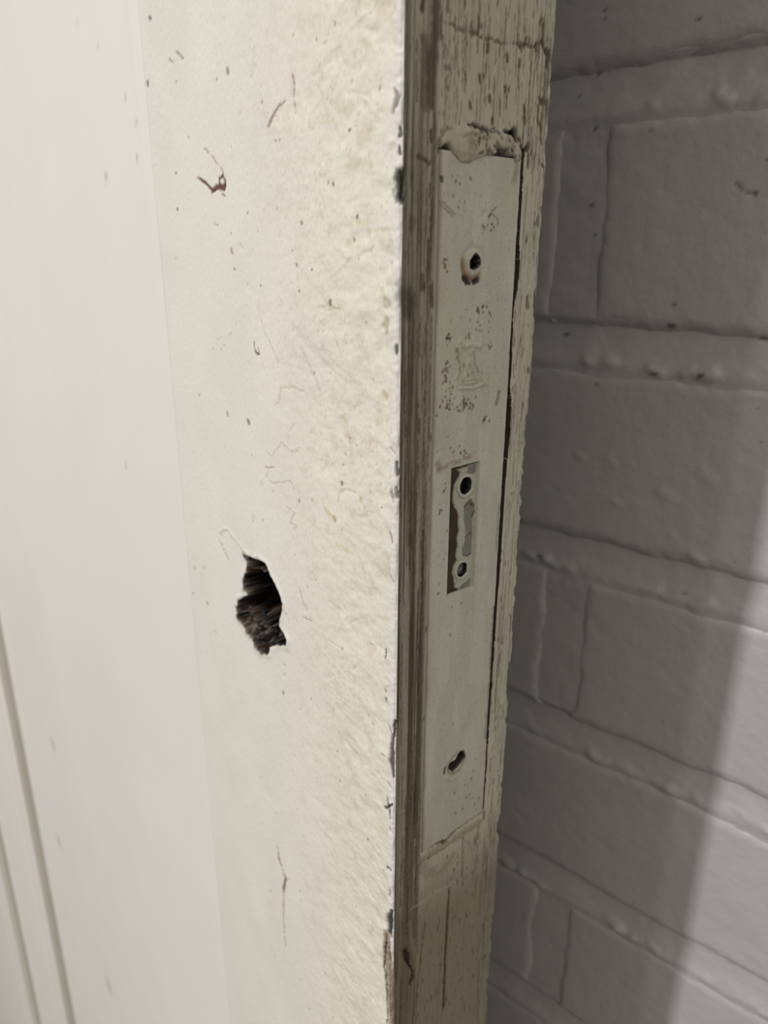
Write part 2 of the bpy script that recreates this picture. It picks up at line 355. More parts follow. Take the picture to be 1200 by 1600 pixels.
S.stroke(F_((508, 793), (516, 802), (522, 808)), .55, lin(205, 195, 150), .6, .1, .6, .3)
# ring scratch over the hole
S.stroke(F_((344, 845), (344, 832), (350, 827), (357, 827), (362, 835)), .28, lin(205, 195, 185), .7, .25, .6, .1)
S.stroke(F_((344, 832), (345, 848), (350, 862), (357, 875)), .22, lin(150, 132, 110), .7, -.2, .6, .12)
S.stroke(F_((362, 836), (372, 848), (383, 862)), .28, lin(196, 182, 165), .5, .2, .6, .15)
S.stroke(F_((468, 922), (473, 940), (480, 955)), .2, lin(165, 148, 120), .7, -.15, .6, .2)
S.stroke(F_((474, 965), (486, 970)), .22, lin(165, 148, 120), .7, -.15, .6, .2)
S.stroke(F_((433, 1322), (436, 1345), (446, 1373), (443, 1395), (443, 1440), (446, 1478)), [.3, .5, .55, .4, .3, .25], lin(165, 142, 118), .85, -.2, .6, .35, brk=.32)
S.stroke(F_((434, 1325), (437, 1345), (440, 1352)), .35, lin(120, 98, 76), .8, -.1, .5, .3, brk=.45)
S.stroke(F_((446, 1373), (442, 1390)), .5, lin(130, 105, 84), .8, -.15, .5, .3)
S.stroke(F_((163, 1528), (172, 1542)), 1.6, lin(150, 138, 118), .6, -.2, .9, .8)
S.stroke(F_((80, 1155), (83, 1165)), 2.2, lin(190, 178, 155), .4, 0, .9, .8)
# --- ragged hole round the keyhole
hp = [(480, 400), (560, 432), (640, 455), (690, 490), (715, 545), (735, 600), (780, 680), (818, 765), (845, 850), (845, 915), (822, 1000), (815, 1065),
      (855, 1140), (888, 1195), (880, 1245), (800, 1235), (730, 1262), (722, 1320), (650, 1325), (592, 1262), (572, 1170), (505, 1110), (488, 1050),
      (430, 995), (425, 890), (440, 830), (530, 790), (545, 745), (490, 722), (488, 622), (520, 570), (525, 480)]
hole = [on_face(300+x/6, 800+y/6) for x, y in hp]
w_, sd = S.poly_sd(hole, 8)
Uw, Zw = U[w_], Z[w_]
sdj = sd+.7*(fbm(Uw*.9, Zw*.9, 33, 3)-.5)+.35*(fbm(Uw*2.5, Zw*2.5, 37, 2)-.5)
ins = ss(.10, -.45, sdj)
zt, zc1, zc2 = on_face(400, 870)[1], on_face(395, 903)[1], on_face(410, 964)[1]
shal_t = ss(zc1-1.5, zc1+2.0, Zw)*ss(-50.5, -53.5, Uw); shal_b = ss(zc2+1.0, zc2-3.0, Zw)*np.clip(ss(-48.5, -51.5, Uw)+ss(zc2-6, zc2-8, Zw), 0, 1)
lumps = fbm(Uw*.5, Zw*.55, 44, 3); sh = np.clip(shal_t+shal_b, 0, 1)
depth = 20*ss(-.2, 2.0, -sdj)+1
depth = depth*(1-sh)+sh*(1.0+ss(0, 2.2, -sdj)*(1.0+6.5*ss(.3, .75, lumps)))
S.h[w_] -= ins*depth
S.h[w_] += .45*np.exp(-(sd-.7)**2/.8)*(1-ins)*(fbm(Uw*.5, Zw*.5, 3, 2))
inner = mixc(np.zeros(Uw.shape+(3,))+lin(11, 8, 6), lin(92, 84, 73), sh*ss(.55, .35, lumps)*ss(.38, .6, fbm(Uw*1.3, Zw*1.3, 48, 3)))
inner = mixc(inner, lin(60, 36, 24), sh*ss(.5, .65, fbm(Uw*.6, Zw*.6, 52, 2))*.6)
insc = ss(.6, .1, sdj)
S.c[w_] = S.c[w_]*(1-insc[..., None])+inner*insc[..., None]
rim = ss(1.6, .1, sdj)*(1-ins)*ss(.42, .62, fbm(Uw*1.3, Zw*1.3, 50, 3))*ss(-50, -56, Uw)
S.c[w_] = mixc(S.c[w_], lin(110, 98, 82), rim*.75)
# --- arris: thick lumpy paint roll, chipped
ar = np.exp(-((U+.9)/1.1)**2)
S.h += ar*(.30*fbm(U*.1, Z*.45, 5, 3)+.18*(fbm(U*.4, Z*1.4, 6, 2)-.4))
S.c = mixc(S.c, lin(226, 222, 216), ss(-2.2, -1.2, U)*(U < .3))
# --- the edge: wood and worn paint
em = (U >= .25)
gr = fbm(U*1.5, Z*.028, 14, 4); gr2 = fbm(U*3.2, Z*.06, 18, 3); gr3 = fbm(U*.7, Z*.012, 22, 3); blot = fbm(U*.22, Z*.10, 26, 4)
cp = PT*(1+.28*(gr[..., None]-.5))*(1+.22*(blot[..., None]-.5))
bare = ss(.55, .66, gr*.55+gr2*.25+blot*.2)
lefts = 1-ss(7.2, 9.2, U)                            # strip between arris and plate
leftamt = interp(Z, [(-400, .7), (-200, .85), (-160, 1.0), (-60, 1.1), (0, 1.1), (20, .95), (35, .7), (60, .55), (200, .45)])
rights = ss(31, 32.5, U)
bot = ss(-118, -150, Z)
amt = np.clip(.25+lefts*leftamt*.9+rights*.15*ss(0, 30, Z)+bot*.25, 0, 1.25)
streak = np.clip(bare*amt+lefts*leftamt*ss(.40, .56, gr3*.5+gr*.3+gr2*.2)*.9, 0, 1)
woodc = WOOD*(1+.9*(gr2[..., None]-.5))*(1+.5*(gr[..., None]-.5))
ce = cp*(1-streak[..., None])+woodc*streak[..., None]
ce = mixc(ce, lin(92, 79, 60), np.clip(lefts*leftamt, 0, 1)*.42)
ce = mixc(ce, lin(116, 101, 79), bot*.75)
ce = mixc(ce, lin(150, 138, 116), (1-lefts)*ss(20, 60, Z)*.35*blot)
dk = (1-ss(.4, 2.0, U))*(.5+.4*gr)                   # dark line along the arris, fading across the edge
ce = mixc(ce, lin(52, 43, 32), dk*ss(-230, -100, -Z)*0+dk*.8)
fl_ = ss(.70, .78, fbm(U*2.2, Z*.35, 31, 3))*(1-lefts*.5)
ce = mixc(ce, lin(74, 58, 42), fl_*.7)
bk_ = ss(TH-.9, TH+.2, U)
ce = mixc(ce, lin(160, 150, 130), bk_*.5)
S.c = np.where(em[..., None], ce, S.c)
S.h += np.where(em, .16*(gr-.5)+.14*(gr2-.5)-.10*streak+.10*(blot-.5), 0)
E_ = lambda *p: [on_edge(x, y) for x, y in p]
def es(pts, wd, c=DARKW, al=.85, dep=-.15, soft=.45, jit=.2, seed=1, brk=0.): S.stroke(E_(*pts), wd, c, al, dep, soft, jit, seed, brk)
# dark bare streaks at the top
es([(684, -20), (683, 40), (676, 100), (674, 168)], [1.0, 1.1, 1.2, .6], lin(78, 66, 50), .8, -.2, .5, .5)
es([(662, 60), (668, 90), (664, 165)], [.8, 1.5, .8], lin(86, 74, 57), .7, -.15, .6, .5)
es([(695, 70), (700, 110), (698, 150)], [.3, 1.0, .5], lin(90, 78, 60), .6, -.1, .6, .5, brk=.4)
es([(662, 0), (660, 14)], .5); es([(701, 3), (701, 18)], .35, WOOD, .7)
es([(697, 33), (712, 40), (728, 47), (742, 52), (760, 60), (790, 68), (830, 72), (856, 62)], .3, lin(84, 70, 52), .75, -.2, .6, .5, brk=.42)
es([(738, 44), (738, 56)], .3, WOOD, .7); es([(712, 30), (712, 46)], .25, WOOD, .6)
for p in [(815, 72), (838, 70), (793, 86), (812, 94), (790, 135), (765, 150), (751, 118), (762, 70), (735, 160), (770, 185), (820, 165), (700, 200), (822, 60), (846, 30), (850, 62)]:
    es([p, (p[0], p[1]+9)], .35, lin(70, 54, 38), .8, -.15, .5, .3, p[0])
es([(855, 78), (859, 90), (856, 105)], [.5, .9, .4], lin(66, 50, 36), .85, -.4)
es([(850, 40), (848, 70), (853, 80)], .45, lin(92, 74, 54), .7, -.2)
es([(845, 158), (855, 160), (859, 172), (857, 190)], [.5, .7, 1.0, .6], lin(80, 64, 46), .75, -.45, .5, .4)
es([(841, 165), (840, 185), (846, 200), (846, 225)], .22, DARKW, .8, -.3); es([(829, 170), (827, 205), (825, 245), (826, 262)], .25, DARKW, .8, -.3, brk=.3)
es([(765, 55), (764, 100), (765, 160)], .18, WOOD, .6, -.12, .6, .2, 5, .35); es([(773, 120), (771, 190)], .2, WOOD, .6, -.12, .6, .2, 6, .35)
es([(848, 257), (851, 262), (850, 315)], .35, lin(78, 62, 44), .85, -.3)
es([(837, 455), (839, 470), (836, 478)], [.4, .9, .5], lin(84, 52, 34), .9, -.3)
es([(824, 465), (825, 480)], [.5, .6], lin(92, 72, 50), .7, -.2); es([(841, 340), (841, 352)], .5, WOOD, .6)
es([(826, 577), (828, 580)], .6, lin(95, 80, 60), .7, -.2)
for k in range(330):                                 # grain nicks right of the plate and above it
    if k % 3: a0 = _rs.uniform(33, 38.8); z0 = _rs.uniform(-210, 70)
    else: a0 = _rs.uniform(9, 38); z0 = _rs.uniform(42, 66)
    L = _rs.uniform(2, 14)
    S.stroke([(a0, z0), (a0+_rs.uniform(-.2, .2), z0-L)], _rs.uniform(.06, .16), lin(92, 76, 57), _rs.uniform(.2, .75), -.10, .8, .15, k, .3)
for k in range(220):                                 # left strip: dark and pale hairs
    a0 = _rs.uniform(.6, 8.6); z0 = _rs.uniform(-200, 60); L = _rs.uniform(5, 32)
    S.stroke([(a0, z0), (a0+_rs.uniform(-.3, .3), z0-L)], _rs.uniform(.08, .22), DARKW if k % 4 else lin(138, 126, 104), _rs.uniform(.2, .6), -.12 if k % 3 else .05, .6, .15, k, .3)
# stains near the top left
es([(655, 245), (665, 250), (671, 255)], .5, lin(84, 70, 54), .8, -.15); es([(674, 205), (675, 222)], .35, lin(60, 50, 40), .8, -.2)
es([(645, 345), (644, 355)], .8, WOOD, .6); es([(660, 430), (661, 450)], [.4, .7], DARKW, .7); es([(674, 450), (676, 478)], .5, WOOD, .8)
es([(628, 455), (640, 470), (636, 485)], 1.6, lin(52, 42, 30), .6, -.1, .8, .8)
# below the plate: scarf lines, crack and gouge
es([(641, 1421), (660, 1410), (680, 1395), (702, 1384)], .3, lin(168, 158, 136), .7, .25, .6, .3); es([(660, 1395), (680, 1380), (700, 1372)], 1.4, lin(150, 140, 118), .5, .15, .8, .9)
es([(657, 1352), (668, 1366), (690, 1362), (706, 1340)], 1.3, lin(112, 100, 80), .4, -.05, .9, 1.0)
es([(702, 1388), (700, 1430), (696, 1490), (693, 1575)], [.25, .4, .35, .45], lin(66, 54, 40), .85, -.4, .5, .25)
es([(632, 1485), (637, 1497), (640, 1507)], [.5, .9, .4], lin(34, 26, 18), .95, -.8, .4, .3); es([(640, 1507), (646, 1520), (644, 1533)], [.25, .3, .9], lin(36, 28, 20), .95, -.8, .4, .3)
es([(640, 1440), (643, 1470), (652, 1500), (650, 1530)], .6, lin(150, 140, 120), .45, .15, .7, .5)
es([(722, 1310), (735, 1320), (740, 1350)], .25, WOOD, .25, -.08); es([(724, 1300), (722, 1370)], .3, WOOD, .5, -.15); es([(782, 1340), (778, 1390)], .5, WOOD, .6, -.2)
es([(664, 1440), (652, 1540), (650, 1600)], .25, WOOD, .6, -.15, brk=.3)
# chips on the arris (face side and edge side)
def fs(pts, wd, c, al=.9, dep=-.3, **k): S.stroke(F_(*pts), wd, c, al, dep, .4, .35, 7, k.get('brk', 0))
fs([(621, 275), (624, 290), (622, 308)], [.9, 1.3, .9], lin(34, 30, 26), .95, -.6)
es([(627, 272), (627, 310)], 1.0, lin(34, 28, 22), .95, -.4)
fs([(617, 140), (622, 152), (615, 175)], [.3, .7, .3], lin(98, 90, 84), .7, -.3)
fs([(625, 200), (626, 210)], .4, BK, .8); fs([(624, 232), (625, 238)], .4, BK, .8); fs([(620, 543), (619, 550)], .6, lin(60, 54, 44), .85)
fs([(602, 470), (606, 478)], .8, lin(180, 165, 140), .6, -.2); fs([(600, 510), (604, 500), (604, 520)], .6, lin(170, 152, 118), .6, -.2); fs([(600, 617), (604, 620)], .8, lin(190, 172, 145), .6, -.2)
fs([(621, 725), (621, 740)], .5, lin(60, 54, 44), .8); fs([(620, 765), (620, 775)], .5, lin(90, 86, 76), .7)
fs([(618, 1130), (613, 1165), (612, 1190), (614, 1215)], [.4, .6, 1.0, .5], lin(70, 58, 46), .9, -.5)
fs([(606, 1247), (608, 1262), (610, 1280)], [.3, .5, .3], lin(24, 20, 18), .95, -.6); fs([(601, 1262), (606, 1260), (613, 1258)], .35, lin(30, 26, 22), .9, -.3)
fs([(604, 1355), (610, 1358)], .4, lin(50, 42, 34), .8)
fs([(612, 1425), (609, 1440), (609, 1460)], [.5, 1.3, .9], lin(26, 30, 28), .95, -.7)
fs([(604, 1462), (606, 1500), (611, 1545), (612, 1600)], [1.2, 1.8, 1.6, .9], lin(150, 132, 112), .9, -.35)
fs([(602, 1462), (600, 1490), (599, 1510), (604, 1545), (606, 1600)], [.25, .35, .3, .3, .3], lin(48, 34, 24), .95, -.5)
fs([(607, 1480), (609, 1520), (610, 1590)], .25, lin(96, 76, 58), .8, -.3, brk=.3)
fs([(602, 1015), (602, 1030)], .25, BK, .8); fs([(602, 1075), (603, 1100)], .2, BK, .7, brk=.4); fs([(597, 1178), (600, 1180)], .3, BK, .6)
for k in range(12):
    zz = _rs.uniform(-200, 60); S.stroke([(-_rs.uniform(1.3, 2.6), zz), (-_rs.uniform(.6, 1.6), zz-_rs.uniform(.5, 2.5))], _rs.uniform(.15, .4), lin(110, 92, 70), .6, -.25, .5, .3, k)
# --- housing cut for the lock plate; the crack stays open along its right side
PL, PR, PTOP, PBOT = 8.9, 31.0, 34.2, -121.2
gap = interp(Z, [(42, .3), (38, .6), (34, .8), (20, .9), (15, 1.5), (11, 1.3), (7, .7), (4, .3), (2, .7), (-6, .9), (-10, .6), (-13, 1.6), (-20, 1.8), (-26, 1.4), (-32, 1.0), (-42, 1.1), (-50, 1.2), (-60, .9),
                 (-75, .8), (-90, .7), (-105, .6), (-121, .5)])
gap = gap+.28*(fbm(Z*.5, Z*0, 41, 3)-.5)
rec = (U > PL+.3) & (U < PR+gap) & (Z > PBOT+.2) & (Z < PTOP+2.0*(U > 29.5)+0)
rec2 = (U > PL+.3) & (U < PR+gap+.22) & (Z > PBOT+.2) & (Z < PTOP+2.0*(U > 29.5))
S.h = np.where(rec, -9.0, S.h); S.c = np.where(rec2[..., None], lin(44, 28, 19), S.c)
es([(792, 590), (791, 620), (789, 650)], .5, lin(84, 52, 36), .8, 0)
# filler mound over the plate's top end
top = [on_edge(*p) for p in [(688, 236), (687, 215), (692, 204), (706, 199), (730, 197), (752, 199), (775, 205), (797, 207), (808, 216), (815, 228), (815, 252), (805, 254), (775, 249), (757, 244), (742, 250), (728, 258), (718, 255), (708, 243), (700, 238)]]
w_, sd = S.poly_sd(top, 3); mound = ss(.5, -1.2, sd+.5*(fbm(U[w_]*.9, Z[w_]*.9, 8, 2)-.5))
ground = ss(.25, -.1, sd)
S.h[w_] = S.h[w_]*(1-ground)+ground*(.25+.4*mound+.5*(fbm(U[w_]*.45, Z[w_]*.45, 13, 3)-.5))
S.c[w_] = mixc(S.c[w_], lin(186, 178, 158), ground*.9)
S.c[w_] = mixc(S.c[w_], lin(140, 122, 92), ground*ss(.55, .75, fbm(U[w_]*.5, Z[w_]*.5, 16, 3))*.5)
es([(731, 195), (742, 197), (751, 201), (758, 206), (771, 205)], [.25, .3, .6, .7, .3], lin(38, 28, 20), .9, -.6, .4, .5, 2, .35)
es([(789, 206), (797, 208), (803, 212)], [.4, .4, .9], lin(30, 22, 16), .95, -.9); es([(804, 208), (806, 217)], [.9, .7], lin(24, 18, 12), .95, -1.0)
es([(812, 222), (815, 230), (814, 252)], .35, lin(30, 22, 16), .95, -.9); es([(823, 230), (823, 234)], .45, BK, .9, -.5)
es([(764, 229), (776, 232), (790, 233), (788, 240), (745, 238)], .3, lin(80, 66, 48), .7, -.3, .5, .5, 4, .45)
es([(689, 236), (696, 233), (701, 238)], [.5, .9, .5], lin(24, 18, 12), .95, -.9)
es([(700, 238), (709, 247), (713, 254), (722, 258), (731, 258)], .28, lin(120, 104, 78), .85, -.35)
es([(763, 247), (778, 243), (787, 246), (800, 250)], [.3, .9, 1.1, .4], lin(28, 18, 12), .95, -.9, .4, .4)
es([(686, 236), (687, 215), (692, 205), (705, 199)], .25, lin(110, 96, 74), .7, -.25)
es([(722, 215), (730, 208), (744, 212), (747, 218), (735, 224)], .3, lin(128, 114, 88), .5, -.15, .7, .5)
for k in range(40):
    p = (_rs.uniform(735, 812), _rs.uniform(204, 246)); es([p, (p[0]+1, p[1]+2)], _rs.uniform(.12, .28), BK, .7, -.15, .4, .2, k)
# ridge of paint and filler along the plate's lower end
es([(655, 1345), (670, 1334), (690, 1322), (712, 1308), (735, 1292), (752, 1280)], [1.0, 1.1, .9, 1.0, 1.2, .9], lin(150, 142, 120), .75, .4, .7, .6)
es([(674, 1322), (684, 1316), (694, 1316), (710, 1300), (730, 1284), (746, 1272), (753, 1268)], [.2, .3, .45, .3, .3, .4, .5], lin(62, 50, 36), .85, -.5, .5, .4, 3, .25)
es([(660, 1344), (675, 1337), (700, 1322)], .2, lin(84, 72, 54), .7, -.3, .5, .3, 3, .3); es([(757, 1268), (756, 1280)], .4, lin(70, 60, 44), .7, -.3)

def stile_xyz(U, Z, h):
    x = np.where(U < -RC, U, 0.0); y = np.where(U > RC, U, 0.0)
    nx = np.where(U > 0, 1.0, 0.0); ny = np.where(U > 0, 0.0, -1.0)
    t = np.clip((U+RC)/(2*RC), 0, 1)*np.pi/2; c = np.abs(U) < RC
    x = np.where(c, -RC+RC*np.sin(t), x); y = np.where(c, RC-RC*np.cos(t), y)
    nx = np.where(c, np.sin(t), nx); ny = np.where(c, -np.cos(t), ny)
    r2 = 1.2; a0 = TH-r2; t2 = np.clip((U-a0)/(2*r2), 0, 1)*np.pi/2; c2 = U > a0
    x = np.where(c2, -r2+r2*np.cos(t2), x); y = np.where(c2, a0+r2*np.sin(t2), y)
    nx = np.where(c2, np.cos(t2), nx); ny = np.where(c2, np.sin(t2), ny)
    return x+nx*h, y+ny*h
# the back arris is nibbled
S.h -= ss(TH-2.2, TH-.6, U)*(.9*ss(.52, .75, fbm(U*.3, Z*.16, 38, 4))+.25*fbm(U*.2, Z*.6, 39, 2))
X_, Y_ = stile_xyz(U, Z, S.h)
V = W3(X_.ravel(), Y_.ravel(), Z.ravel()); nr, nc = U.shape; n0 = nr*nc
q = grid_faces(nr, nc)
bx = np.array([[-1.2, TH], [-SW, TH]]); zz = [z[0], z[-1]]
ext = np.vstack([W3([bx[1, 0]], [bx[1, 1]], [zz[0]]), W3([bx[1, 0]], [bx[1, 1]], [zz[1]])])
V = np.vstack([V, ext]); C_ = np.vstack([S.c.reshape(-1, 3), np.tile(FACE, (2, 1))])
rc_ = np.arange(nr)*nc+nc-1; lc_ = np.arange(nr)*nc
extra = [list(rc_)+[n0+1, n0], (list(lc_)+[n0+1, n0])[::-1], (list(range(nc))+[n0])[::-1], list((nr-1)*nc+np.arange(nc))+[n0+1]]
stile = link('lock_stile', mesh_np('lock_stile', V, q, C_, extra), m_door, door)
stile['label'] = 'chipped cream-painted stile with worn bare edge and a ragged hole'

# ------------------------------------------------------------------ lock plate
LP = lin(204, 201, 186)
ua = np.unique(np.round(np.concatenate([np.arange(PL, PR, .2), [14.6, 14.64, 23.5, 23.54, PR]]), 4)); za = np.unique(np.round(np.concatenate([np.arange(PBOT, PTOP, .22), [-24.7, -24.74, -54.0, -54.04, PTOP]]), 4))
P = Surf(ua, za, LP); U, Z = P.U, P.Z
edge_r = .22*(fbm(Z*.7, Z*0, 5, 3)-.5)
P.h += .12+.05*(fbm(U*.8, Z*.5, 7, 3)-.5)+.12*(fbm(U*.12, Z*.08, 9, 3)-.5)
P.c *= (1+.12*(fbm(U*.9, Z*.12, 11, 3)-.5))[..., None]*(1+.10*(fbm(U*.15, Z*.06, 12, 3)-.5))[..., None]
P.c = mixc(P.c, lin(176, 166, 146), ss(.4, .65, fbm(U*.2, Z*.07, 17, 3))*.25)
P.c = mixc(P.c, lin(158, 150, 128), ss(-95, -122, Z)*.35+ss(20, 34, Z)*.12)
lf = ss(PL+1.1, PL, U+.9*(fbm(U*.6, Z*.12, 19, 3)-.5)); P.c = mixc(P.c, lin(120, 106, 82), lf*.7)
sp_ = ss(.72, .8, fbm(U*2.2, Z*1.6, 23, 2)); P.c = mixc(P.c, lin(110, 88, 62), sp_*.2)
RUST = lin(120, 78, 46)
def ps(pts, wd, c=BK, al=.85, dep=-.12, soft=.45, jit=.15, seed=1, brk=0.): P.stroke(E_(*pts), wd, c, al, dep, soft, jit, seed, brk)
# rusty pin specks
for cx, cy, sx, sy, n in [(697, 578, 5, 14, 16), (700, 528, 3, 10, 10), (697, 633, 9, 6, 14), (725, 633, 12, 10, 34), (757, 657, 6, 6, 9), (700, 605, 4, 8, 6), (764, 540, 5, 6, 7), (720, 705, 14, 10, 8), (760, 345, 8, 12, 10),
                       (695, 415, 6, 12, 8), (755, 480, 10, 10, 7), (745, 505, 16, 20, 10), (720, 290, 20, 30, 10), (730, 560, 20, 25, 14), (730, 1230, 25, 50, 24), (700, 800, 20, 300, 30)]:
    for k in range(n):
        p = (_rs.normal(cx, sx*.6), _rs.normal(cy, sy*.6)); 
        if 700 < p[0] < 750 and 725 < p[1] < 930: continue
        ps([p, (p[0]+_rs.uniform(-1, 1), p[1]+_rs.uniform(0, 3))], _rs.uniform(.12, .26), lin(84, 56, 36), _rs.uniform(.5, .95), -.08, .5, .15, k)
ps([(683, 313), (692, 325), (707, 338)], .14, lin(130, 118, 96), .7, -.1); ps([(690, 315), (702, 327), (710, 335)], .14, lin(130, 118, 96), .7, -.1)
ps([(774, 324), (766, 334), (763, 343)], .16, lin(120, 100, 76), .7, -.1); ps([(762, 338), (770, 335), (777, 342), (777, 352)], .16, lin(130, 112, 88), .6, -.1); ps([(746, 482), (748, 490)], .3, lin(100, 84, 62), .8)
ps([(732, 520), (733, 530)], .2, lin(60, 46, 34), .8); ps([(689, 278), (690, 281)], .45, BK, .9)
ps([(684, 733), (700, 727), (716, 722), (735, 714)], .5, lin(150, 132, 106), .7, -.08, .7, .4, 3, .35); ps([(684, 725), (686, 733)], .8, lin(140, 118, 96), .6, 0, .8, .4)
ps([(780, 612), (777, 625), (775, 632)], .4, lin(120, 104, 80), .7, -.15, .6, .3)
# worn lower right edge, greenish
ps([(772, 950), (769, 1010), (764, 1090), (760, 1150)], .7, lin(96, 112, 98), .6, -.1, .8, .5); ps([(779, 790), (775, 860)], .3, lin(125, 124, 104), .6, 0, .8, .3)
ps([(806, 262), (803, 280)], .8, lin(140, 130, 108), .6, 0, .8, .4)
# upper screw hole with rust ring
def hole_at(px, py, r, rx=1.0):
    c = on_edge(px, py); d = np.hypot((U-c[0])/rx, Z-c[1]); return c, d
c1, d1 = hole_at(739, 412, 3); ring = np.exp(-((d1-2.9)/.5)**2)
w1 = (fbm(U*.9, Z*.9, 27, 2)); P.h -= ring*.28; P.h += .25*ss(2.8, 1.0, d1)
lowl = ss(.5, -2.0, (Z-c1[1])+(U-c1[0])*.6)
P.c = mixc(P.c, RUST, np.clip(ring*lowl*(1.1), 0, 1)*.85); P.c = mixc(P.c, lin(150, 118, 70), np.exp(-((d1-2.5)/.9)**2)*lowl*.45)
P.c = mixc(P.c, lin(196, 192, 172), ss(2.4, 1.6, d1)*.6)
ps([(725, 434), (730, 440), (735, 443)], [.6, .7, .3], lin(30, 18, 10), .95, -.4); ps([(741, 441), (747, 438)], .5, lin(34, 20, 12), .95, -.4)
hp1 = np.array(E_((743, 397), (748, 404), (750, 411), (744, 417), (739, 420), (734, 418), (734, 408), (738, 402)))
sd = sdpoly(U, Z, hp1)+.3*(w1-.5); i_ = ss(.15, -.15, sd); P.h -= i_*3.6; P.c = mixc(P.c, lin(10, 7, 5), ss(.42, .12, sd))
# lower screw hole
c2, d2 = hole_at(713, 1192, 3); ring = np.exp(-((d2-2.9)/.45)**2); P.h -= ring*.3*ss(-2.5, 1, -(Z-c2[1]))
P.c = mixc(P.c, lin(124, 108, 78), ring*.55); P.h += .12*ss(2.6, 1, d2)
hp2 = np.array(E_((718, 1175), (724, 1174), (726, 1183), (718, 1192), (713, 1198), (707, 1204), (702, 1200), (704, 1192), (711, 1187)))
sd = sdpoly(U, Z, hp2)+.4*(w1-.5); i_ = ss(.2, -.15, sd); P.h -= i_*1.5; P.c = mixc(P.c, lin(30, 21, 14), ss(.42, .1, sd))
ps([(695, 1200), (694, 1208)], .35, lin(60, 48, 34), .8, -.3); ps([(697, 1216), (704, 1219), (714, 1212)], .25, lin(190, 184, 164), .7, .25)
# raised maker's emblem under the paint: a small flared tower outline with a notched top
em_l = lin(192, 188, 170)
for pts, wd in [([(712, 541), (713, 536), (718, 531), (721, 538), (724, 543), (731, 537), (735, 540), (737, 530)], .28),
                ([(716, 543), (716, 556), (719, 566), (718, 578), (713, 592), (710, 604), (709, 618)], .32),
                ([(740, 540), (749, 541), (751, 530)], .3), ([(737, 547), (740, 562), (745, 575), (751, 589), (757, 599)], .32),
                ([(719, 599), (730, 598), (746, 594)], .26), ([(722, 592), (727, 578), (729, 566)], .2), ([(731, 562), (738, 578), (743, 592)], .22), ([(716, 606), (738, 606), (752, 600)], .2)]:
    ps(pts, wd*1.25, em_l*1.12, .7, .42, .8, .1)
ps([(714, 545), (714, 558), (717, 568), (716, 580), (711, 595)], .14, lin(120, 112, 92), .6, -.05); ps([(737, 548), (740, 566), (746, 582)], .14, lin(120, 108, 88), .6, -.1, brk=.3)
ps([(719, 597), (746, 592)], .14, lin(120, 108, 88), .6, -.05)
# slot
sl = (U >= 14.62) & (U <= 23.52) & (Z <= -24.72) & (Z >= -54.02)
P.h = np.where(sl, -8.2, P.h); P.c = np.where(sl[..., None], lin(60, 36, 22), P.c)
nr, nc = U.shape; hv = P.h.copy()
right = np.isclose(U, PR) | (U > PR-.25)
Ux = U+np.where(U > PR-.5, edge_r, 0)
V = W3(hv.ravel(), Ux.ravel(), Z.ravel())
ring = np.concatenate([np.arange(nc), np.arange(1, nr)*nc+nc-1, (nr-1)*nc+np.arange(nc-2, -1, -1), np.arange(nr-2, 0, -1)*nc])
V2 = V[ring].copy(); V2[:, 0] = -2.9*MM; k = len(ring); n0 = nr*nc; a = np.arange(k); b = (a+1) % k
lock_root = bpy.data.objects.new('mortice_lock', None); scn.collection.objects.link(lock_root); lock_root.location = (0, 20*MM, Z0-43.5*MM)
lock_root['label'] = 'painted-over mortice lock set in the worn door edge, with slotted plate'; lock_root['category'] = 'lock'
lock = link('faceplate', mesh_np('faceplate', np.vstack([V, V2]), np.vstack([grid_faces(nr, nc), np.stack([ring[b], ring[a], n0+a, n0+b], -1)]),
            np.vstack([P.c.reshape(-1, 3), np.tile(lin(60, 44, 30), (k, 1))]), [list(n0+a)]), m_plate, lock_root)
lock.location = -lock_root.location
lock['label'] = 'long painted mortice lock faceplate with a slot and two screw holes'

# strip inside the slot
ub = np.arange(14.66, 23.5, .16); zb = np.arange(-53.98, -24.74, .16)
Q = Surf(ub, zb, lin(72, 50, 30)); U, Z = Q.U, Q.Z
Q.h += -.85+.10*(fbm(U*.9, Z*.9, 3, 3)-.5)
Q.c = mixc(Q.c, lin(50, 34, 22), ss(.4, .7, fbm(U*.5, Z*.3, 21, 3))*.8)
def qe(x, y):                                        # crop pixels of the slot study -> edge mm, on the strip's own depth
    r = ray(640+x/5.925, 690+y/5.925); p = CAM+r*((-.6-CAM[0])/r[0]); return p[1], p[2]
pb = [qe(*p) for p in [(440, 262), (470, 290), (455, 330), (415, 400), (405, 470), (400, 560), (420, 615), (440, 640), (455, 700), (448, 760), (455, 830), (440, 900), (445, 960), (430, 1060), (440, 1100),
                       (405, 1160), (398, 1220), (410, 1280), (420, 1350), (455, 1360), (430, 1410), (600, 1330), (700, 1300), (760, 200), (640, 190), (560, 215)]]
sd = sdpoly(U, Z, np.array(pb))+.25*(fbm(U*1.5, Z*1.5, 6, 2)-.5); i_ = ss(.15, -.1, sd)
Q.h += i_*.35; Q.c = mixc(Q.c, lin(186, 186, 168), i_)
for poly in ([(545, 235), (615, 205), (612, 280), (590, 305), (530, 290)], [(500, 600), (560, 560), (600, 610), (580, 690), (578, 850), (520, 850), (508, 760)], [(520, 860), (580, 845), (570, 1050), (540, 1060), (490, 1050), (485, 990), (510, 940)],
             [(470, 1340), (560, 1265), (560, 1330), (440, 1400)]):
    sd = sdpoly(U, Z, np.array([qe(*p) for p in poly]))+.2*(fbm(U*1.5, Z*1.5, 8, 2)-.5); i_ = ss(.12, -.1, sd)
    Q.h -= i_*.22; Q.c = mixc(Q.c, lin(132, 130, 124)*(1), i_*.95)
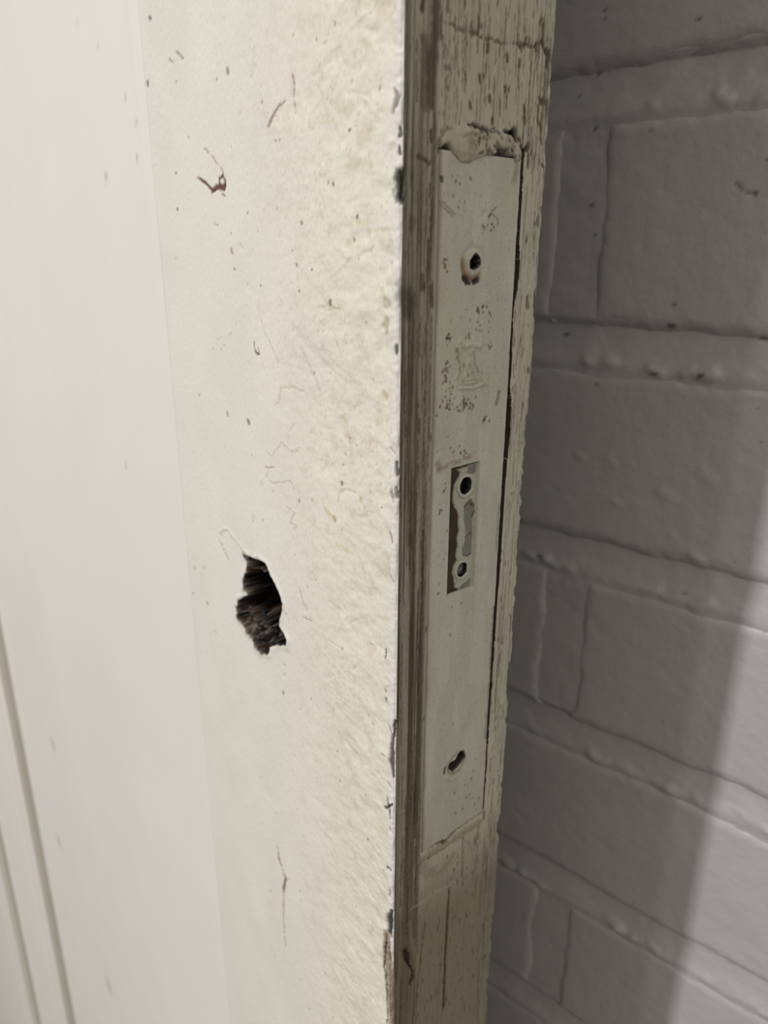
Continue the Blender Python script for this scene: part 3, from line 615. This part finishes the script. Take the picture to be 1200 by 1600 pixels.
Q.c = mixc(Q.c, lin(90, 86, 78), ss(.55, .8, fbm(U*2.5+Z*1.2, Z*.6, 10, 3))*.3*(Q.c[..., 2] > .12))
Q.stroke([qe(510, 600), qe(560, 545), qe(590, 590)], .3, lin(84, 58, 38), .8, -.1, .5, .3); Q.stroke([qe(580, 690), qe(598, 640)], .2, lin(60, 40, 28), .8, -.1)
Q.stroke([qe(500, 955), (qe(520, 900)), qe(510, 880), qe(575, 845)], .1, lin(50, 40, 30), .9, -.1); Q.stroke([qe(495, 1050), qe(530, 1062), qe(570, 1035)], .1, lin(40, 32, 24), .9, -.1)
# two bores
B1 = qe(513, 408); B2 = qe(478, 1185)
for (bc, rr, rad, dp) in ((B1, 0, 2.0, 5.0), (B2, 0, 1.75, 1.2)):
    d = np.hypot(U-bc[0], Z-bc[1])+.12*(fbm(U*1.5, Z*1.5, 9, 2)-.5); i_ = ss(rad+.12, rad-.12, d); Q.h -= i_*dp; Q.c = mixc(Q.c, lin(8, 7, 6), ss(rad+.45, rad+.1, d))
nr, nc = U.shape
V = W3(Q.h.ravel(), U.ravel(), Z.ravel())
slot = link('bolt_strip', mesh_np('bolt_strip', V, grid_faces(nr, nc), Q.c), m_plate, lock_root)
slot.location = -lock_root.location
slot['label'] = 'rusty brown strip with peeling paint and bare grey metal in the slot'
# painted collars round the bores: swept rings
def ring_mesh(name, c, r0, rt, x0, mt, parent, asp=1.0, wob=.08):
    n, m = 48, 12; t = np.linspace(0, 2*np.pi, n, endpoint=False); p = np.linspace(0, 2*np.pi, m, endpoint=False)
    T, Pp = np.meshgrid(t, p, indexing='ij'); rad = r0+wob*(fbm(2+2*np.cos(T), 2+2*np.sin(T), 4, 2)-.5)*4+rt*np.cos(Pp)
    V = W3((x0+rt*.8*np.sin(Pp)).ravel(), (c[0]+rad*np.cos(T)*asp).ravel(), (c[1]+rad*np.sin(T)).ravel())
    i = np.arange(n*m).reshape(n, m); qd = np.stack([i, np.roll(i, -1, 0), np.roll(np.roll(i, -1, 0), -1, 1), np.roll(i, -1, 1)], -1).reshape(-1, 4)
    return link(name, mesh_np(name, V, qd, np.tile(lin(190, 190, 172), (n*m, 1))), mt, parent)
ring_mesh('collar', B1, 2.35, .42, -.45, m_plate, slot, .98); ring_mesh('collar', B2, 2.1, .38, -.45, m_plate, slot, .98)
# screw sitting in the lower bore: domed slotted head
n = 40; rr = [0, .5, 1.0, 1.35, 1.55, 1.6]; vs = []; 
tt = np.linspace(0, 2*np.pi, n, endpoint=False)
for r in rr[1:]:
    yy = r*np.cos(tt); zz_ = r*np.sin(tt); hh = -1.1-.35*(r/1.6)**2
    cut = np.abs(yy*math.sin(.6)+zz_*math.cos(.6)*-1) < .28
    vs.append(np.stack([hh-np.where(cut & (r < 1.5), .5, 0), B2[0]+yy, B2[1]+zz_], -1))
vs.append(np.stack([np.full(n, -1.9), B2[0]+1.6*np.cos(tt), B2[1]+1.6*np.sin(tt)], -1))
vv = np.vstack([[[-1.6, B2[0], B2[1]]]]+vs); L = len(vs)
qd = []
for k in range(L-1):
    for i in range(n): qd.append([1+k*n+i, 1+(k+1)*n+i, 1+(k+1)*n+(i+1) % n, 1+k*n+(i+1) % n])
tris = [[0, 1+i, 1+(i+1) % n] for i in range(n)]
sc = link('screw', mesh_np('screw', W3(vv[:, 0], vv[:, 1], vv[:, 2]), qd, None, tris), m_steel, slot); sc['label'] = 'small dark slotted screw in the lower bore'

# ------------------------------------------------------------------ rest of the door
def field(name, u0, u1, y0, res_u, res_z, fn=None, mt=m_smooth, base=FACE, back=TH):
    uu = np.linspace(u0, u1, max(2, int((u1-u0)/res_u)+1)); zz = np.unique(np.concatenate([np.linspace(-1135, -700, 8), np.arange(-700, 200, res_z), np.linspace(200, 990, 16)]))
    G = Surf(uu, zz, base)
    if fn: fn(G)
    nr, nc = G.U.shape; n0 = nr*nc
    V = W3(G.U.ravel(), (y0-G.h).ravel(), G.Z.ravel())
    ring = np.concatenate([np.arange(nc), np.arange(1, nr)*nc+nc-1, (nr-1)*nc+np.arange(nc-2, -1, -1), np.arange(nr-2, 0, -1)*nc])
    V2 = V[ring].copy(); V2[:, 1] = back*MM; k = len(ring); a = np.arange(k); b = (a+1) % k
    return link(name, mesh_np(name, np.vstack([V, V2]), np.vstack([grid_faces(nr, nc), np.stack([ring[b], ring[a], n0+a, n0+b], -1)]),
                np.vstack([G.c.reshape(-1, 3), np.tile(base, (k, 1))]), [list(n0+a)]), mt, door)
LEFTC = lin(231.5, 227.8, 220)
def panel_fn(G):
    G.h += -.35+.25*(fbm(G.U*.02, G.Z*.015, 3, 3)-.5)+.08*(fbm(G.U*.3, G.Z*.1, 5, 3)-.5)
    G.h += -.5*ss(-SW-1.4, -SW, G.U)
    G.h += .35*np.exp(-((G.U+SW+5.5)/1.5)**2)*ss(-60, 80, G.Z)
    G.c *= (1+.05*(fbm(G.U*.02, G.Z*.01, 7, 3)-.5))[..., None]
    G.c = mixc(G.c, lin(214, 200, 178), ss(.55, .75, fbm(G.U*.012, G.Z*.006, 11, 3))*.03)
    for x, y, r in [(163, 272, .9), (118, 29, .5), (193, 150, .5), (211, 190, .6), (212, 245, .6), (150, 68, .4), (81, 1160, 2.5), (168, 1536, 3), (195, 725, .6), (90, 1310, 3.0)]:
        p = on_face(x, y); G.stroke([p, (p[0]+.2*r, p[1]-1.4*r)], r, lin(160, 146, 128), .55, 0, .8, r*.4, int(x))
field('flush_panel', -378, -SW-.02, 0, 1.2, 1.6, panel_fn, m_smooth, LEFTC)
def prof(pts):
    ps_ = sorted(pts)
    def f(G): G.h += np.interp(G.U, [p[0] for p in ps_], [p[1] for p in ps_])
    return f
# moulding: quirk, bead, hollow, quirk
mou = [(-378.02, TH), (-378.02, .3), (-380.5, .7), (-381.5, 4.0), (-386.5, 4.0), (-387.0, .5), (-384.0, -4.6), (-385.0, -5.4), (-387.5, -5.9), (-398, -5.6), (-402, -5.0), (-404, -4.7), (-405.5, -6.2),
       (-409, -6.9), (-430, -9.0), (-462, -10.4), (-468, -10.4), (-468.6, -9.2), (-471.0, -9.0), (-468.0, -16.6), (-469.5, -17.4), (-479.98, -17.5), (-479.98, TH)]
n_ = len(mou); zs_ = [-1135, -700, -300, 100, 500, 990]
V = np.vstack([W3([p[0] for p in mou], [p[1] for p in mou], q_) for q_ in zs_])
qd = [[r*n_+(i+1) % n_, r*n_+i, (r+1)*n_+i, (r+1)*n_+(i+1) % n_] for r in range(len(zs_)-1) for i in range(n_)]
o = link('panel_moulding', mesh_np('panel_moulding', V, qd, np.tile(LEFTC, (len(V), 1)), [list(range(n_)), list(range((len(zs_)-1)*n_, len(zs_)*n_))[::-1]], smooth=False), m_smooth, door)
field('raised_panel', -860, -480.02, 0, 20, 60, lambda G: G.h.__iadd__(17.5+.3*(fbm(G.U*.02, G.Z*.01, 3, 2)-.5)), m_smooth, LEFTC)
field('hinge_stile', -962, -860.02, 0, 20, 60, None, m_smooth, LEFTC)
